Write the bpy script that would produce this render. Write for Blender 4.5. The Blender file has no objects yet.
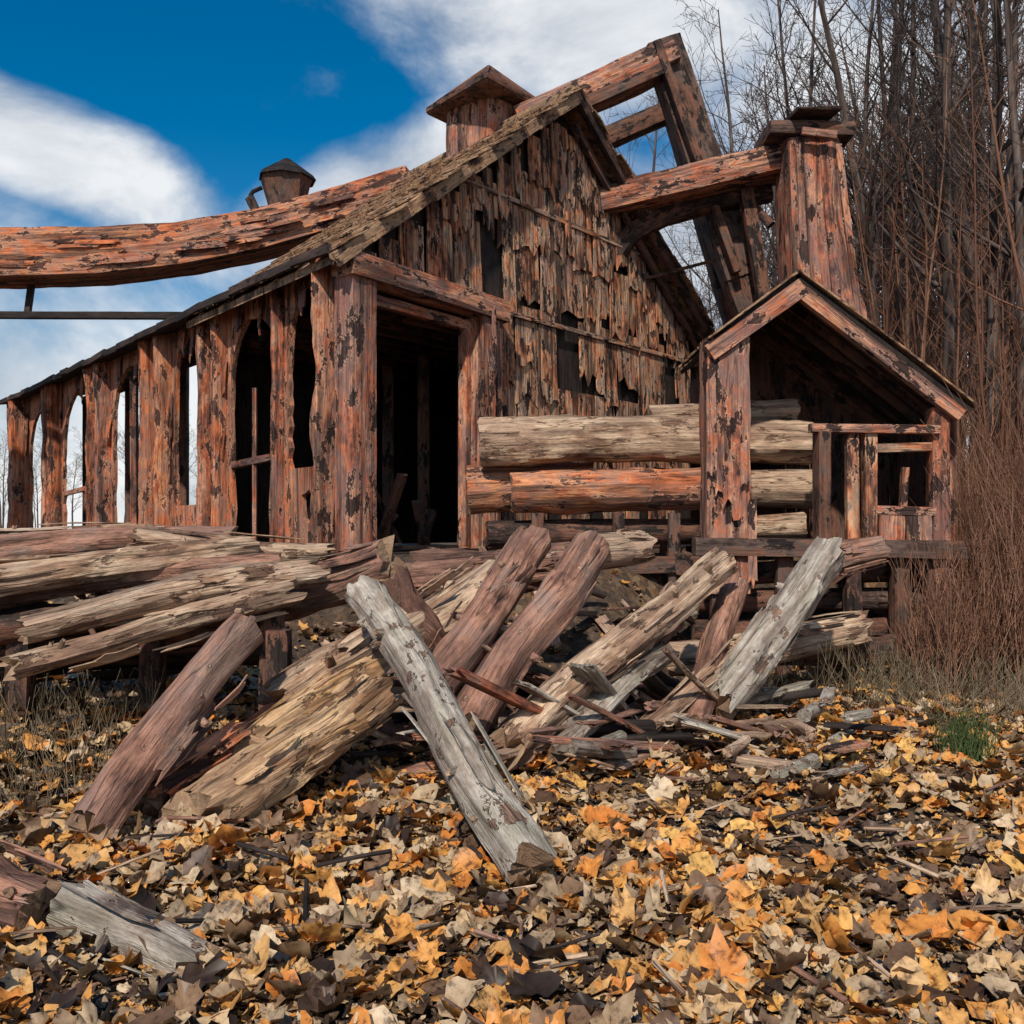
import bpy, math, random
import numpy as np
from mathutils import Vector, Matrix, noise
random.seed(11)
R=random.random
def U(a,b): return a+(b-a)*random.random()
scene=bpy.context.scene
COL=scene.collection
def sstep(a,b,x):
    t=max(0.0,min(1.0,(x-a)/(b-a))); return t*t*(3-2*t)
# ---------------------------------------------------------------- terrain
def ground_z(x,y):
    k=sstep(0.8,2.6,x)
    a=9.2+1.9*k; b=11.7+1.2*k
    w=0.35*noise.noise(Vector((x*.5,y*.5,3.1)))
    z=1.28*sstep(a,b,y+w)*(1-sstep(4.6,6.2,x)) + sstep(4.6,6.2,x)*1.28*sstep(10,24,y)
    z+=0.32*sstep(-1.6,-2.8,x)*sstep(5.6,7.2,y)*(1-sstep(9.2,11,y))
    near=1-sstep(25,60,abs(y))
    z+=near*(0.09*noise.noise(Vector((x*.7,y*.7,0)))+0.035*noise.noise(Vector((x*2.5,y*2.5,7)))+0.012*noise.noise(Vector((x*8,y*8,2))))
    return z
# ---------------------------------------------------------------- mesh builder
class MB:
    def __init__(s): s.v=[];s.f=[];s.g=[];s.r=[];s.m=[]
    def add(s,vs,fs,gs,rnd,mi=0):
        o=len(s.v); s.v.extend(vs); s.g.extend(gs); s.r.extend([rnd]*len(vs))
        for f in fs: s.f.append(tuple(i+o for i in f))
        if isinstance(mi,int): s.m.extend([mi]*len(fs))
        else: s.m.extend(mi)
    def build(s,name,mats,parent=None,ang=42,smooth=True):
        me=bpy.data.meshes.new(name)
        me.from_pydata([tuple(v) for v in s.v],[],s.f)
        for m in mats: me.materials.append(m)
        a=me.attributes.new('gp','FLOAT_VECTOR','POINT')
        a.data.foreach_set('vector',np.array([tuple(g) for g in s.g],dtype=np.float32).ravel())
        a=me.attributes.new('rnd','FLOAT','POINT')
        a.data.foreach_set('value',np.array(s.r,dtype=np.float32))
        me.polygons.foreach_set('material_index',np.array(s.m,dtype=np.int32))
        if smooth:
            me.polygons.foreach_set('use_smooth',np.ones(len(s.f),dtype=bool))
            if ang: me.set_sharp_from_angle(angle=math.radians(ang))
        me.update()
        ob=bpy.data.objects.new(name,me); COL.objects.link(ob)
        if parent: ob.parent=parent
        return ob
def empty(name,loc=(0,0,0)):
    e=bpy.data.objects.new(name,None); COL.objects.link(e); return e
def tube(mb,pts,rad,sides=16,seg=.12,p=2.0,amp=.06,flat=(1,1),roll=0,mi=0,cmi=None,jag=0.0,rnd=None,nf=2.0,ref=None,bend=0):
    pts=[Vector(q) for q in pts]
    if not isinstance(rad,(list,tuple)): rad=[rad]*len(pts)
    if rnd is None: rnd=R()
    off=Vector((U(-50,50),U(-50,50),U(-50,50)))
    L=[0]
    for i in range(1,len(pts)): L.append(L[-1]+(pts[i]-pts[i-1]).length)
    tot=L[-1]; n=max(2,int(tot/seg)+1)
    vs=[];gs=[];fs=[];ms=[]
    T0=(pts[-1]-pts[0]).normalized()
    rf=Vector(ref) if ref else (Vector((0,0,1)) if abs(T0.z)<.9 else Vector((0,1,0)))
    for i in range(n+1):
        l=tot*i/n; k=0
        while k<len(L)-2 and L[k+1]<l: k+=1
        u=(l-L[k])/max(1e-6,L[k+1]-L[k])
        c=pts[k].lerp(pts[k+1],u); r=rad[k]+(rad[k+1]-rad[k])*u
        T=(pts[k+1]-pts[k]).normalized()
        if k+1<len(pts)-1 and u>.5: T=T.lerp((pts[k+2]-pts[k+1]).normalized(),(u-.5)).normalized()
        elif k>0 and u<.5: T=T.lerp((pts[k]-pts[k-1]).normalized(),(.5-u)).normalized()
        X=rf.cross(T).normalized(); Y=T.cross(X)
        if bend:
            c=c+X*bend*noise.noise(Vector((l*.6,0,0))+off)+Y*bend*noise.noise(Vector((l*.6,9,0))+off)
        for j in range(sides):
            a=2*math.pi*j/sides+roll
            ca,sa=math.cos(a-roll),math.sin(a-roll)
            q=1/((abs(ca)**p+abs(sa)**p)**(1/p))
            nn=1+amp*(noise.noise(Vector((ca*nf,sa*nf,l*1.6))+off)+.5*noise.noise(Vector((ca*nf*3,sa*nf*3,l*4))+off))*1.3
            rr=r*q*nn
            x=ca*rr*flat[0]; y=sa*rr*flat[1]
            e=Vector((0,0,0))
            if jag and i in (0,n):
                e=T*(jag*(noise.noise(Vector((ca*2.2,sa*2.2,i))+off)*1.4+U(-.25,.25)))
            vs.append(c+X*x+Y*y+e)
            gs.append((x+off.x,y+off.y,l+off.z))
    for i in range(n):
        for j in range(sides):
            j2=(j+1)%sides
            fs.append((i*sides+j,i*sides+j2,(i+1)*sides+j2,(i+1)*sides+j)); ms.append(mi)
    if cmi is None: cmi=mi
    for end,i in ((0,0),(1,n)):
        c=sum((vs[i*sides+j] for j in range(sides)),Vector())/sides
        vs.append(c); gs.append((off.x,off.y,off.z+end*tot)); ci=len(vs)-1
        for j in range(sides):
            j2=(j+1)%sides
            fs.append((ci,i*sides+j2,i*sides+j) if end==0 else (ci,i*sides+j,i*sides+j2)); ms.append(cmi)
    mb.add(vs,fs,gs,rnd,ms)
def beam(mb,a,b,w,h,amp=.05,seg=.15,mi=0,jag=0,rnd=None,ref=None):
    tube(mb,[a,b],1.0,sides=16,seg=seg,p=9,amp=amp*.6,flat=(w/2,h/2),mi=mi,jag=jag,rnd=rnd,ref=ref,nf=1.2)
def ctube(mb,pts,rads,sides=4,rnd=0.5,mi=0):
    vs=[];gs=[];fs=[];l=0;off=rnd*37
    n=len(pts)
    T0=(pts[-1]-pts[0]).normalized()
    rf=Vector((0,0,1)) if abs(T0.z)<.8 else Vector((1,0,0))
    X=rf.cross(T0).normalized(); Y=T0.cross(X)
    for i in range(n):
        if i: l+=(pts[i]-pts[i-1]).length
        for j in range(sides):
            a=2*math.pi*j/sides
            x=math.cos(a)*rads[i]; y=math.sin(a)*rads[i]
            vs.append(pts[i]+X*x+Y*y); gs.append((x+off,y,l))
    for i in range(n-1):
        for j in range(sides):
            j2=(j+1)%sides
            fs.append((i*sides+j,i*sides+j2,(i+1)*sides+j2,(i+1)*sides+j))
    mb.add(vs,fs,gs,rnd,mi)
def plank(mb,o,ux,uy,un,w,h,th,jb=.08,jt=0,mi=0,skew=0,rnd=None,curl=.035):
    n=5; vs=[];gs=[]
    off=(U(-50,50),U(-50,50),U(-50,50))
    rnd=R() if rnd is None else rnd
    bow=U(-.015,.015); tw=U(-.012,.012)
    top=[];bot=[]
    for i in range(n):
        u=i/(n-1); x=w*u
        top.append((x+skew*h,h+ (U(-jt,jt))))
        bot.append((x+U(-.006,.006),U(-jb,jb)*.8-(.0 if i%2 else jb*.6*R())))
    rows=[bot]
    for k in (0.33,0.66):
        rows.append([(bot[i][0]*(1-k)+top[i][0]*k+(U(-.004,.004) if 0<i<n-1 else U(-.01,.01)), bot[i][1]*(1-k)+top[i][1]*k) for i in range(n)])
    rows.append(top)
    for side in (1,0):
        for ri,row in enumerate(rows):
            for i,(x,y) in enumerate(row):
                d=(th if side else 0)+ (bow*math.sin(ri/3*3.14))+tw*(i/(n-1)-.5)+(curl*(1-ri/3))
                vs.append(Vector(o)+Vector(ux)*x+Vector(uy)*y+Vector(un)*d)
                gs.append((x+off[0],side*th+off[1],y+off[2]))
    fs=[];m=len(rows)
    for ri in range(m-1):
        for i in range(n-1):
            a=ri*n+i
            fs.append((a,a+1,a+n+1,a+n))
            b=a+m*n
            fs.append((b,b+n,b+n+1,b+1))
    q=m*n
    for i in range(n-1):
        fs.append((i,i+q,i+1+q,i+1)); t=(m-1)*n+i; fs.append((t,t+1,t+1+q,t+q))
    for ri in range(m-1):
        a=ri*n; fs.append((a,a+n,a+n+q,a+q)); a=ri*n+n-1; fs.append((a,a+q,a+n+q,a+n))
    mb.add(vs,fs,gs,rnd,mi)
# ---------------------------------------------------------------- materials
class NT:
    def __init__(s,nt): s.nt=nt; nt.nodes.clear()
    def n(s,t,**k):
        nd=s.nt.nodes.new(t)
        for a,b in k.items(): setattr(nd,a,b)
        return nd
    def l(s,a,b): s.nt.links.new(a,b)
    def inp(s,sock,v):
        if isinstance(v,bpy.types.NodeSocket): s.l(v,sock)
        else: sock.default_value=v
    def math(s,op,a,b=0.0,c=None,clamp=False):
        nd=s.n('ShaderNodeMath',operation=op,use_clamp=clamp)
        s.inp(nd.inputs[0],a); s.inp(nd.inputs[1],b)
        if c is not None: s.inp(nd.inputs[2],c)
        return nd.outputs[0]
    def vmath(s,op,a,b):
        nd=s.n('ShaderNodeVectorMath',operation=op); s.inp(nd.inputs[0],a); s.inp(nd.inputs[1],b); return nd.outputs[0]
    def noise(s,vec,scale,detail=5,rough=.55,dist=0):
        nd=s.n('ShaderNodeTexNoise'); s.l(vec,nd.inputs['Vector'])
        nd.inputs['Scale'].default_value=scale; nd.inputs['Detail'].default_value=detail
        nd.inputs['Roughness'].default_value=rough; nd.inputs['Distortion'].default_value=dist
        return nd.outputs['Fac']
    def ramp(s,fac,stops,interp='LINEAR'):
        nd=s.n('ShaderNodeValToRGB'); cr=nd.color_ramp; cr.interpolation=interp
        while len(cr.elements)<len(stops): cr.elements.new(.5)
        for e,(p,c) in zip(cr.elements,stops):
            e.position=p; e.color=(c[0],c[1],c[2],1) if not isinstance(c,(int,float)) else (c,c,c,1)
        s.inp(nd.inputs[0],fac); return nd.outputs[0]
    def mix(s,fac,a,b,mode='MIX'):
        nd=s.n('ShaderNodeMix',data_type='RGBA',blend_type=mode)
        s.inp(nd.inputs[0],fac)
        for sock,v in ((nd.inputs[6],a),(nd.inputs[7],b)):
            if isinstance(v,tuple): sock.default_value=(v[0],v[1],v[2],1)
            else: s.l(v,sock)
        return nd.outputs[2]
    def mr(s,v,a,b,c=0,d=1):
        nd=s.n('ShaderNodeMapRange'); s.inp(nd.inputs[0],v)
        for i,x in enumerate((a,b,c,d)): nd.inputs[1+i].default_value=x
        return nd.outputs[0]
def wood(name,pal,peel,peelamt=.5,dark=.5,crack=1.0,bump=.7,blot=(2.6,1.4),pscale=(4.5,1.8),streak=None,streakamt=.0,rim=None,rimamt=.7,pmix=1.0,gsc=24,patch=None,patchamt=0):
    m=bpy.data.materials.new(name); m.use_nodes=True; t=NT(m.node_tree)
    out=t.n('ShaderNodeOutputMaterial'); bs=t.n('ShaderNodeBsdfPrincipled'); t.l(bs.outputs[0],out.inputs[0])
    gp=t.n('ShaderNodeAttribute',attribute_name='gp').outputs['Vector']
    rn=t.n('ShaderNodeAttribute',attribute_name='rnd').outputs['Fac']
    n1=t.noise(t.vmath('MULTIPLY',gp,(blot[0],blot[0],blot[1])),1.1,4,.7)
    n1=t.math('ADD',n1,t.math('MULTIPLY',t.math('SUBTRACT',rn,.5),.25))
    k=len(pal); col=t.ramp(n1,[(.30+.42*i/(k-1),c) for i,c in enumerate(pal)])
    if patch:
        pp=t.noise(t.vmath('MULTIPLY',gp,(1.7,1.7,.8)),1.0,3,.75)
        col=t.mix(t.math('MULTIPLY',t.mr(pp,.5,.58),patchamt),col,patch)
    gr=t.noise(t.vmath('MULTIPLY',gp,(gsc,gsc,1.8)),1.0,4,.78)
    pn=t.noise(t.vmath('MULTIPLY',gp,(pscale[0],pscale[0],pscale[1])),1.2,5,.72)
    th=1-peelamt
    pm=t.mr(pn,th-.015,th+.015)
    pcol=t.mix(t.mr(gr,.35,.65),tuple(c*.45 for c in peel),tuple(min(1,c*1.35) for c in peel))
    col=t.mix(t.math('MULTIPLY',pm,pmix),col,pcol)
    if rim:
        rm=t.mr(t.math('ABSOLUTE',t.math('SUBTRACT',pn,th-.02)),.018,.004)
        col=t.mix(t.math('MULTIPLY',rm,rimamt),col,rim)
    if streak:
        sn=t.noise(t.vmath('MULTIPLY',gp,(8,8,.4)),1.0,2,.65)
        col=t.mix(t.math('MULTIPLY',t.mr(sn,.50,.62),streakamt),col,streak)
    col=t.mix(1.0,col,t.ramp(gr,[(.28,1-dark),(.45,.95),(.68,1.4)]),'MULTIPLY')
    if crack:
        cn=t.noise(t.vmath('MULTIPLY',gp,(8,8,.6)),1.0,2,.5)
        cm=t.mr(t.math('ABSOLUTE',t.math('SUBTRACT',cn,.5)),0.003,.016)
        col=t.mix(t.math('MULTIPLY',t.math('SUBTRACT',1.0,cm),.8*crack),col,(.012,.009,.008))
    t.l(col,bs.inputs['Base Color'])
    bs.inputs['Roughness'].default_value=.8
    bs.inputs['Specular IOR Level'].default_value=.25
    h=t.math('MULTIPLY',gr,.7)
    if crack: h=t.math('ADD',h,t.math('MULTIPLY',pm,-.45*pmix))
    b=t.n('ShaderNodeBump'); b.inputs['Strength'].default_value=bump; b.inputs['Distance'].default_value=.045
    t.l(h,b.inputs['Height']); t.l(b.outputs[0],bs.inputs['Normal'])
    return m
RUST=wood('rusted_timber',[(.05,.025,.021),(.22,.085,.055),(.50,.16,.08),(.29,.165,.13),(.56,.27,.16),(.42,.12,.055),(.15,.075,.058)],(.055,.032,.028),.43,.55,.7,.9,(3,1.3),(3.4,1.6),streak=(.028,.017,.015),streakamt=.7,rim=(.60,.37,.26),rimamt=.55,patch=(.17,.115,.11),patchamt=.6)
RUSTO=wood('orange_rust_timber',[(.07,.03,.022),(.36,.105,.045),(.60,.18,.07),(.38,.20,.14),(.62,.26,.12),(.34,.095,.045)],(.10,.047,.035),.43,.55,.7,.9,(3,1.2),(3.4,1.5),streak=(.035,.02,.016),streakamt=.7,rim=(.62,.38,.26),rimamt=.55,patch=(.23,.12,.09),patchamt=.55)
SIDING=wood('weathered_siding',[(.045,.024,.019),(.26,.10,.055),(.60,.22,.10),(.62,.38,.23),(.27,.20,.17),(.62,.24,.105),(.17,.085,.06)],(.04,.026,.022),.43,.55,1,.9,(3.4,1.3),(4,1.4),streak=(.02,.014,.013),streakamt=.8,rim=(.66,.44,.3),rimamt=.55,patch=(.085,.055,.046),patchamt=.5)
DARK=wood('dark_timber',[(.012,.010,.010),(.035,.025,.022),(.08,.05,.04)],(.02,.015,.013),.4,.5,0,.7)  # dark timber; shade of interior, soffit and under the pile is in its colour
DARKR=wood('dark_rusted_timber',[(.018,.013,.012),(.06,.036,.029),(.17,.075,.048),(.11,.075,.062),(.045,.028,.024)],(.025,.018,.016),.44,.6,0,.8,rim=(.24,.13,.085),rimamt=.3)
ROOF=wood('mossy_roof_boards',[(.05,.03,.022),(.23,.12,.065),(.42,.26,.15),(.23,.155,.10),(.44,.24,.13)],(.09,.055,.042),.44,.55,0,.9,(4,2.5),(7,4),rim=(.46,.32,.2),rimamt=.4)
GREYB=wood('grey_bark',[(.12,.085,.07),(.33,.27,.22),(.50,.45,.38),(.33,.27,.22),(.42,.38,.32)],(.22,.12,.08),.39,.5,.8,1,(3,2),(5,3.2),streak=(.08,.045,.035),streakamt=.5,rim=(.56,.5,.43),rimamt=.35,pmix=.9,gsc=32,patch=(.25,.235,.17),patchamt=.5)
REDB=wood('brown_log_bark',[(.07,.037,.029),(.23,.115,.08),(.40,.21,.145),(.27,.18,.145),(.44,.27,.19)],(.46,.32,.23),.36,.5,.8,1,(3,1.8),(5,2.4),streak=(.045,.026,.02),streakamt=.55,pmix=.85,gsc=30,patch=(.21,.12,.095),patchamt=.55)
PALE=wood('pale_stripped_log',[(.14,.08,.052),(.38,.235,.15),(.61,.45,.31),(.44,.29,.20),(.56,.43,.32)],(.16,.085,.055),.41,.5,.9,1,(3,1.2),(5,1.8),streak=(.055,.032,.023),streakamt=.55,pmix=.85,gsc=32,patch=(.29,.17,.12),patchamt=.5)
GOLD=wood('golden_split_log',[(.17,.085,.04),(.46,.26,.12),(.62,.42,.24),(.42,.26,.16),(.38,.19,.09)],(.14,.07,.04),.41,.5,.9,1.0,(3,1.2),(5,1.8),streak=(.07,.035,.02),streakamt=.55,pmix=.85,gsc=32,patch=(.28,.15,.08),patchamt=.5)
ENDG=wood('log_end_grain',[(.10,.06,.04),(.25,.16,.1),(.36,.25,.16)],(.06,.035,.025),.35,.5,0,.6)
def simple(name,c1,c2,r=.9):
    m=bpy.data.materials.new(name); m.use_nodes=True; t=NT(m.node_tree)
    out=t.n('ShaderNodeOutputMaterial'); bs=t.n('ShaderNodeBsdfDiffuse'); t.l(bs.outputs[0],out.inputs[0])
    rn=t.n('ShaderNodeAttribute',attribute_name='rnd').outputs['Fac']
    t.l(t.ramp(rn,[(0,c1),(1,c2)]),bs.inputs['Color'])
    return m
def treemat():
    m=bpy.data.materials.new('bare_tree_bark'); m.use_nodes=True; t=NT(m.node_tree)
    out=t.n('ShaderNodeOutputMaterial'); bs=t.n('ShaderNodeBsdfDiffuse'); t.l(bs.outputs[0],out.inputs[0])
    gp=t.n('ShaderNodeAttribute',attribute_name='gp').outputs['Vector']
    t.l(t.ramp(t.noise(t.vmath('MULTIPLY',gp,(12,12,1.5)),1,2,.6),[(.3,(.03,.022,.02)),(.5,(.085,.066,.058)),(.7,(.17,.135,.12))]),bs.inputs['Color'])
    return m
TREEB=treemat()
BRUSH=simple('dry_brush_twigs',(.09,.04,.028),(.38,.21,.135))
GRASS=simple('dry_grass_blades',(.10,.08,.05),(.38,.30,.20))
GREEN=simple('green_grass_blades',(.05,.08,.03),(.13,.18,.07))
FAR=simple('distant_bark',(.06,.046,.043),(.15,.11,.10))
def groundmat():
    m=bpy.data.materials.new('forest_soil'); m.use_nodes=True; t=NT(m.node_tree)
    out=t.n('ShaderNodeOutputMaterial'); bs=t.n('ShaderNodeBsdfPrincipled'); t.l(bs.outputs[0],out.inputs[0])
    P=t.n('ShaderNodeTexCoord').outputs['Object']
    a=t.noise(P,.9,2,.6); b=t.noise(P,14,4,.7)
    col=t.ramp(b,[(.3,(.012,.009,.007)),(.5,(.045,.03,.02)),(.68,(.13,.085,.055))])
    v=t.n('ShaderNodeTexVoronoi'); v.inputs['Scale'].default_value=11; t.l(P,v.inputs['Vector'])
    sep=t.n('ShaderNodeSeparateColor'); t.l(v.outputs['Color'],sep.inputs[0])
    lc=t.ramp(sep.outputs[0],[(0,(.03,.02,.014)),(.4,(.11,.06,.03)),(.7,(.26,.13,.045)),(1,(.3,.22,.14))])
    col=t.mix(t.math('MULTIPLY',t.mr(a,.4,.6),.6),col,lc)
    t.l(col,bs.inputs['Base Color']); bs.inputs['Roughness'].default_value=.95
    bp=t.n('ShaderNodeBump'); bp.inputs['Strength'].default_value=.8; bp.inputs['Distance'].default_value=.05
    t.l(b,bp.inputs['Height']); t.l(bp.outputs[0],bs.inputs['Normal'])
    return m
SOIL=groundmat()
def leafmat():
    m=bpy.data.materials.new('fallen_leaves'); m.use_nodes=True; t=NT(m.node_tree)
    out=t.n('ShaderNodeOutputMaterial'); bs=t.n('ShaderNodeBsdfPrincipled'); t.l(bs.outputs[0],out.inputs[0])
    rn=t.n('ShaderNodeAttribute',attribute_name='rnd').outputs['Fac']
    gp=t.n('ShaderNodeAttribute',attribute_name='gp').outputs['Vector']
    col=t.ramp(rn,[(0,(.03,.018,.012)),(.13,(.09,.05,.03)),(.25,(.24,.15,.09)),(.38,(.44,.33,.21)),(.52,(.62,.49,.33)),(.62,(.60,.37,.15)),(.75,(.70,.34,.085)),(.89,(.62,.22,.045)),(1,(.76,.46,.14))])
    n=t.noise(gp,2.2,4,.68)
    col=t.mix(1.0,col,t.ramp(n,[(.36,(.2,.16,.13)),(.47,(.8,.75,.7)),(.6,(1,.97,.94)),(.75,(1.25,1.2,1.1))]),'MULTIPLY')
    t.l(col,bs.inputs['Base Color']); bs.inputs['Roughness'].default_value=.5
    bs.inputs['Specular IOR Level'].default_value=.4
    return m
LEAF=leafmat()
# ---------------------------------------------------------------- ground sheet
def axis(lo,hi,fine0,fine1,st):
    a=list(np.arange(fine0,fine1+1e-6,st)); x=fine1; s=st
    while x<hi: s*=1.25; x+=s; a.append(x)
    x=fine0; s=st; b=[]
    while x>lo: s*=1.25; x-=s; b.append(x)
    return sorted(b)+a
xs=axis(-500,500,-6,7,.09); ys=axis(-60,900,2,14,.09)
vs=[(x,y,ground_z(x,y)) for y in ys for x in xs]; nx=len(xs)
fs=[(j*nx+i,j*nx+i+1,(j+1)*nx+i+1,(j+1)*nx+i) for j in range(len(ys)-1) for i in range(nx-1)]
me=bpy.data.meshes.new('ground'); me.from_pydata(vs,[],fs); me.materials.append(SOIL)
me.polygons.foreach_set('use_smooth',np.ones(len(fs),dtype=bool))
ob=bpy.data.objects.new('ground',me); COL.objects.link(ob)
# ---------------------------------------------------------------- SAWMILL
mill=empty('sawmill_building')
P0=Vector((-2.0,12.0,0)); G=Vector((.627,.779,0)).normalized(); NG=Vector((.779,-.627,0)).normalized()
W=Vector((-.612,.788,0)).normalized(); NW=Vector((-.788,-.612,0)).normalized()
UP=Vector((0,0,1)); FZ=1.35; EZ=4.95; AZ=8.15; GW=8.86; BL=4.35
def roofz(t):
    h=GW/2; return EZ+(AZ-EZ)*(1-abs(t-h)/h)
def ext_poly(mb,o,ux,uz,un,outer,holes,th,mi=0,rnd=.3):
    cu=bpy.data.curves.new('tmp','CURVE'); cu.dimensions='2D'; cu.fill_mode='BOTH'; cu.extrude=th/2
    for poly in [outer]+holes:
        sp=cu.splines.new('POLY'); sp.points.add(len(poly)-1); sp.use_cyclic_u=True
        for q,(a,b) in zip(sp.points,poly): q.co=(a,b,0,1)
    tob=bpy.data.objects.new('tmp',cu); COL.objects.link(tob)
    me=bpy.data.meshes.new_from_object(tob)
    vs=[Vector(o)+ux*v.co.x+uz*v.co.y+un*v.co.z for v in me.vertices]
    gs=[(v.co.x+9.1,v.co.z+3.3,v.co.y+1.7) for v in me.vertices]
    mb.add(vs,[tuple(p.vertices) for p in me.polygons],gs,rnd,mi)
    bpy.data.objects.remove(tob); bpy.data.curves.remove(cu); bpy.data.meshes.remove(me)
mb=MB()
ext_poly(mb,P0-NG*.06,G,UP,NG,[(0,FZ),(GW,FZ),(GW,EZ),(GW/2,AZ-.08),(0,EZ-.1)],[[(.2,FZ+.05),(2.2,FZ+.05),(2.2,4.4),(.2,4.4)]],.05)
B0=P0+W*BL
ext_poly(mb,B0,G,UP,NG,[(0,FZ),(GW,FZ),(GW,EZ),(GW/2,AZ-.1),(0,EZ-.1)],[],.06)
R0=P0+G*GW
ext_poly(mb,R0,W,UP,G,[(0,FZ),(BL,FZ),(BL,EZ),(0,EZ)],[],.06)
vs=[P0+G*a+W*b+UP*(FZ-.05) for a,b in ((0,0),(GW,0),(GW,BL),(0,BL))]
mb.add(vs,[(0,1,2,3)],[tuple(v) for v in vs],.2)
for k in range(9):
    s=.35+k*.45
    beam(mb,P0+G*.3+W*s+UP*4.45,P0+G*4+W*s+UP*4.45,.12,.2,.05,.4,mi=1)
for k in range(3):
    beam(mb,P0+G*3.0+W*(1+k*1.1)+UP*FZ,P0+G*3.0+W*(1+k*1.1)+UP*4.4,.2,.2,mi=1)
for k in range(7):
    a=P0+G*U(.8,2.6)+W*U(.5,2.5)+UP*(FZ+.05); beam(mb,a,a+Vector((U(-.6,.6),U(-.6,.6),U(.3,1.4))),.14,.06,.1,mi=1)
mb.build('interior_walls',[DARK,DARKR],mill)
mb=MB()
rows=[1.35,2.5,3.6,4.72,5.7,6.7,7.5,8.2]
for ri in range(len(rows)-1):
    z0,z1=rows[ri],rows[ri+1]+.16
    t=.0+U(0,.1)
    while t<GW-.1:
        w=U(.22,.62)
        if t+w>GW: w=GW-t
        zt=min(z1,min(roofz(t),roofz(t+w))-.06)
        zb=z0
        ok=True
        if z0<4.5 and t<2.5: ok=False
        drop=R()<.07
        if noise.noise(Vector((t*.9,z0*1.1,4.2)))>.38: drop=R()<.4
        if ok and not drop and zt-zb>.12:
            cut=0
            if R()<.3: cut=U(.05,.45)*(zt-zb)
            sk=U(-.03,.03)
            plank(mb,P0+G*t+UP*(zb+cut)+NG*U(0,.03),G,UP,NG,w-.014*R(),zt-zb-cut,.025,jb=U(.03,.26),skew=sk)
            if R()<.3 and zt-zb>.5:
                plank(mb,P0+G*(t+U(0,.1))+UP*(zb+U(.1,.5))+NG*.05,G,UP,NG,w*U(.3,.7),(zt-zb)*U(.2,.45),.02,jb=.12,jt=.08,skew=U(-.1,.1))
        t+=w+ (U(0,.03))
    # triangular fill under the rake
for side in (0,1):
    t=.15
    while t<GW/2-.1:
        w=U(.16,.34); tt=t if side==0 else GW-t-w
        zt=min(roofz(tt),roofz(tt+w))-.05; hh=U(.5,.9)
        if zt-hh>4.6: plank(mb,P0+G*tt+UP*(zt-hh)+NG*.035,G,UP,NG,w-.01,hh,.022,jb=.2)
        t+=w*U(1,2.2)
for zz in (4.72,3.1,6.35):
    a=.1 if zz>4.5 else 2.6
    h=GW/2; a2=max(a,(zz-EZ)/(AZ-EZ)*h+.1) if zz>EZ else a; b2=GW-max(.1,(zz-EZ)/(AZ-EZ)*h+.1 if zz>EZ else .1)
    beam(mb,P0+G*a2+UP*zz+NG*.07,P0+G*b2+UP*(zz-.03)+NG*.07,.04,.07,.2,.2)
mb.build('gable_siding',[SIDING],mill,ang=30)
mb=MB(); o=P0+NG*.18
beam(mb,o+G*.0+UP*FZ,o+G*.0+UP*4.9,.34,.4,.1,.1,ref=G,rnd=.4)
beam(mb,o+G*2.36+UP*FZ,o+G*2.36+UP*4.5,.34,.44,.1,.1,ref=G,rnd=.6)
beam(mb,o+G*-.22+UP*4.72+NG*.02,o+G*2.66+UP*4.62+NG*.02,.4,.3,.08,.1,rnd=.6)
beam(mb,P0+G*.2+UP*FZ+NG*.05,P0+G*.2+UP*4.4+NG*.05,.14,.12,.09,.15,ref=G)
beam(mb,P0+G*2.12+UP*FZ+NG*.05,P0+G*2.12+UP*4.4+NG*.05,.16,.14,.09,.15,ref=G)
beam(mb,P0+G*.2+UP*4.42+NG*.05,P0+G*2.3+UP*4.38+NG*.05,.16,.14,.09,.15)
for k in range(10):
    plank(mb,o+NG*.2+G*(2.18+.2*R())+UP*U(FZ,3.8),G,UP,NG,U(.06,.14),U(.3,.9),.02,jb=.08,jt=.08,skew=U(-.05,.05))
mb.build('door_portal',[RUST],mill)
def arch(s0,s1,z0,z1,j=.06):
    r=(s1-s0)/2; pts=[]
    jj=lambda:U(-j,j)
    n=10; k=min(2.0,.9/r if r<.6 else 1.0)
    for i in range(n): pts.append((s0+jj(),z0+(z1-r*k-z0)*i/n))
    for i in range(11):
        a=math.pi-math.pi*i/10; pts.append(((s0+s1)/2+math.cos(a)*r+jj()*.5,z1-r*k+math.sin(a)*r*k+jj()*.6))
    for i in range(n): pts.append((s1+jj(),z1-r*k-(z1-r*k-z0)*(i+1)/n))
    return pts
HS=((.56,1.46,2.4,4.7),(1.85,3.4,FZ+.08,4.6),(4.45,5.75,2.0,4.75),(7.1,9.2,FZ+.08,4.65),(10.3,12.9,FZ+.08,4.6),(14.0,16.1,FZ+.08,4.4))
mb=MB()
def hole(s,z,rs,rz):
    return [(s+math.cos(a*.628)*rs*U(.6,1.2),z+math.sin(a*.628)*rz*U(.6,1.2)) for a in range(10)]
holes=[arch(*h) for h in HS]+[hole(.95,1.9,.22,.25),hole(3.8,3.0,.12,.35),hole(6.3,2.1,.15,.3),hole(6.4,3.9,.12,.25),hole(9.7,3.2,.15,.35),hole(13.4,2.4,.2,.4)]
top=[(17.2-i*.5,4.96+U(-.02,.02)) for i in range(35)]
ext_poly(mb,P0,W,UP,NW,[(0,FZ),(17.2,FZ)]+top,holes,.07,0,.62)
mb.build('arcade_wall',[RUSTO],mill,ang=20)
mb=MB()
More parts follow.
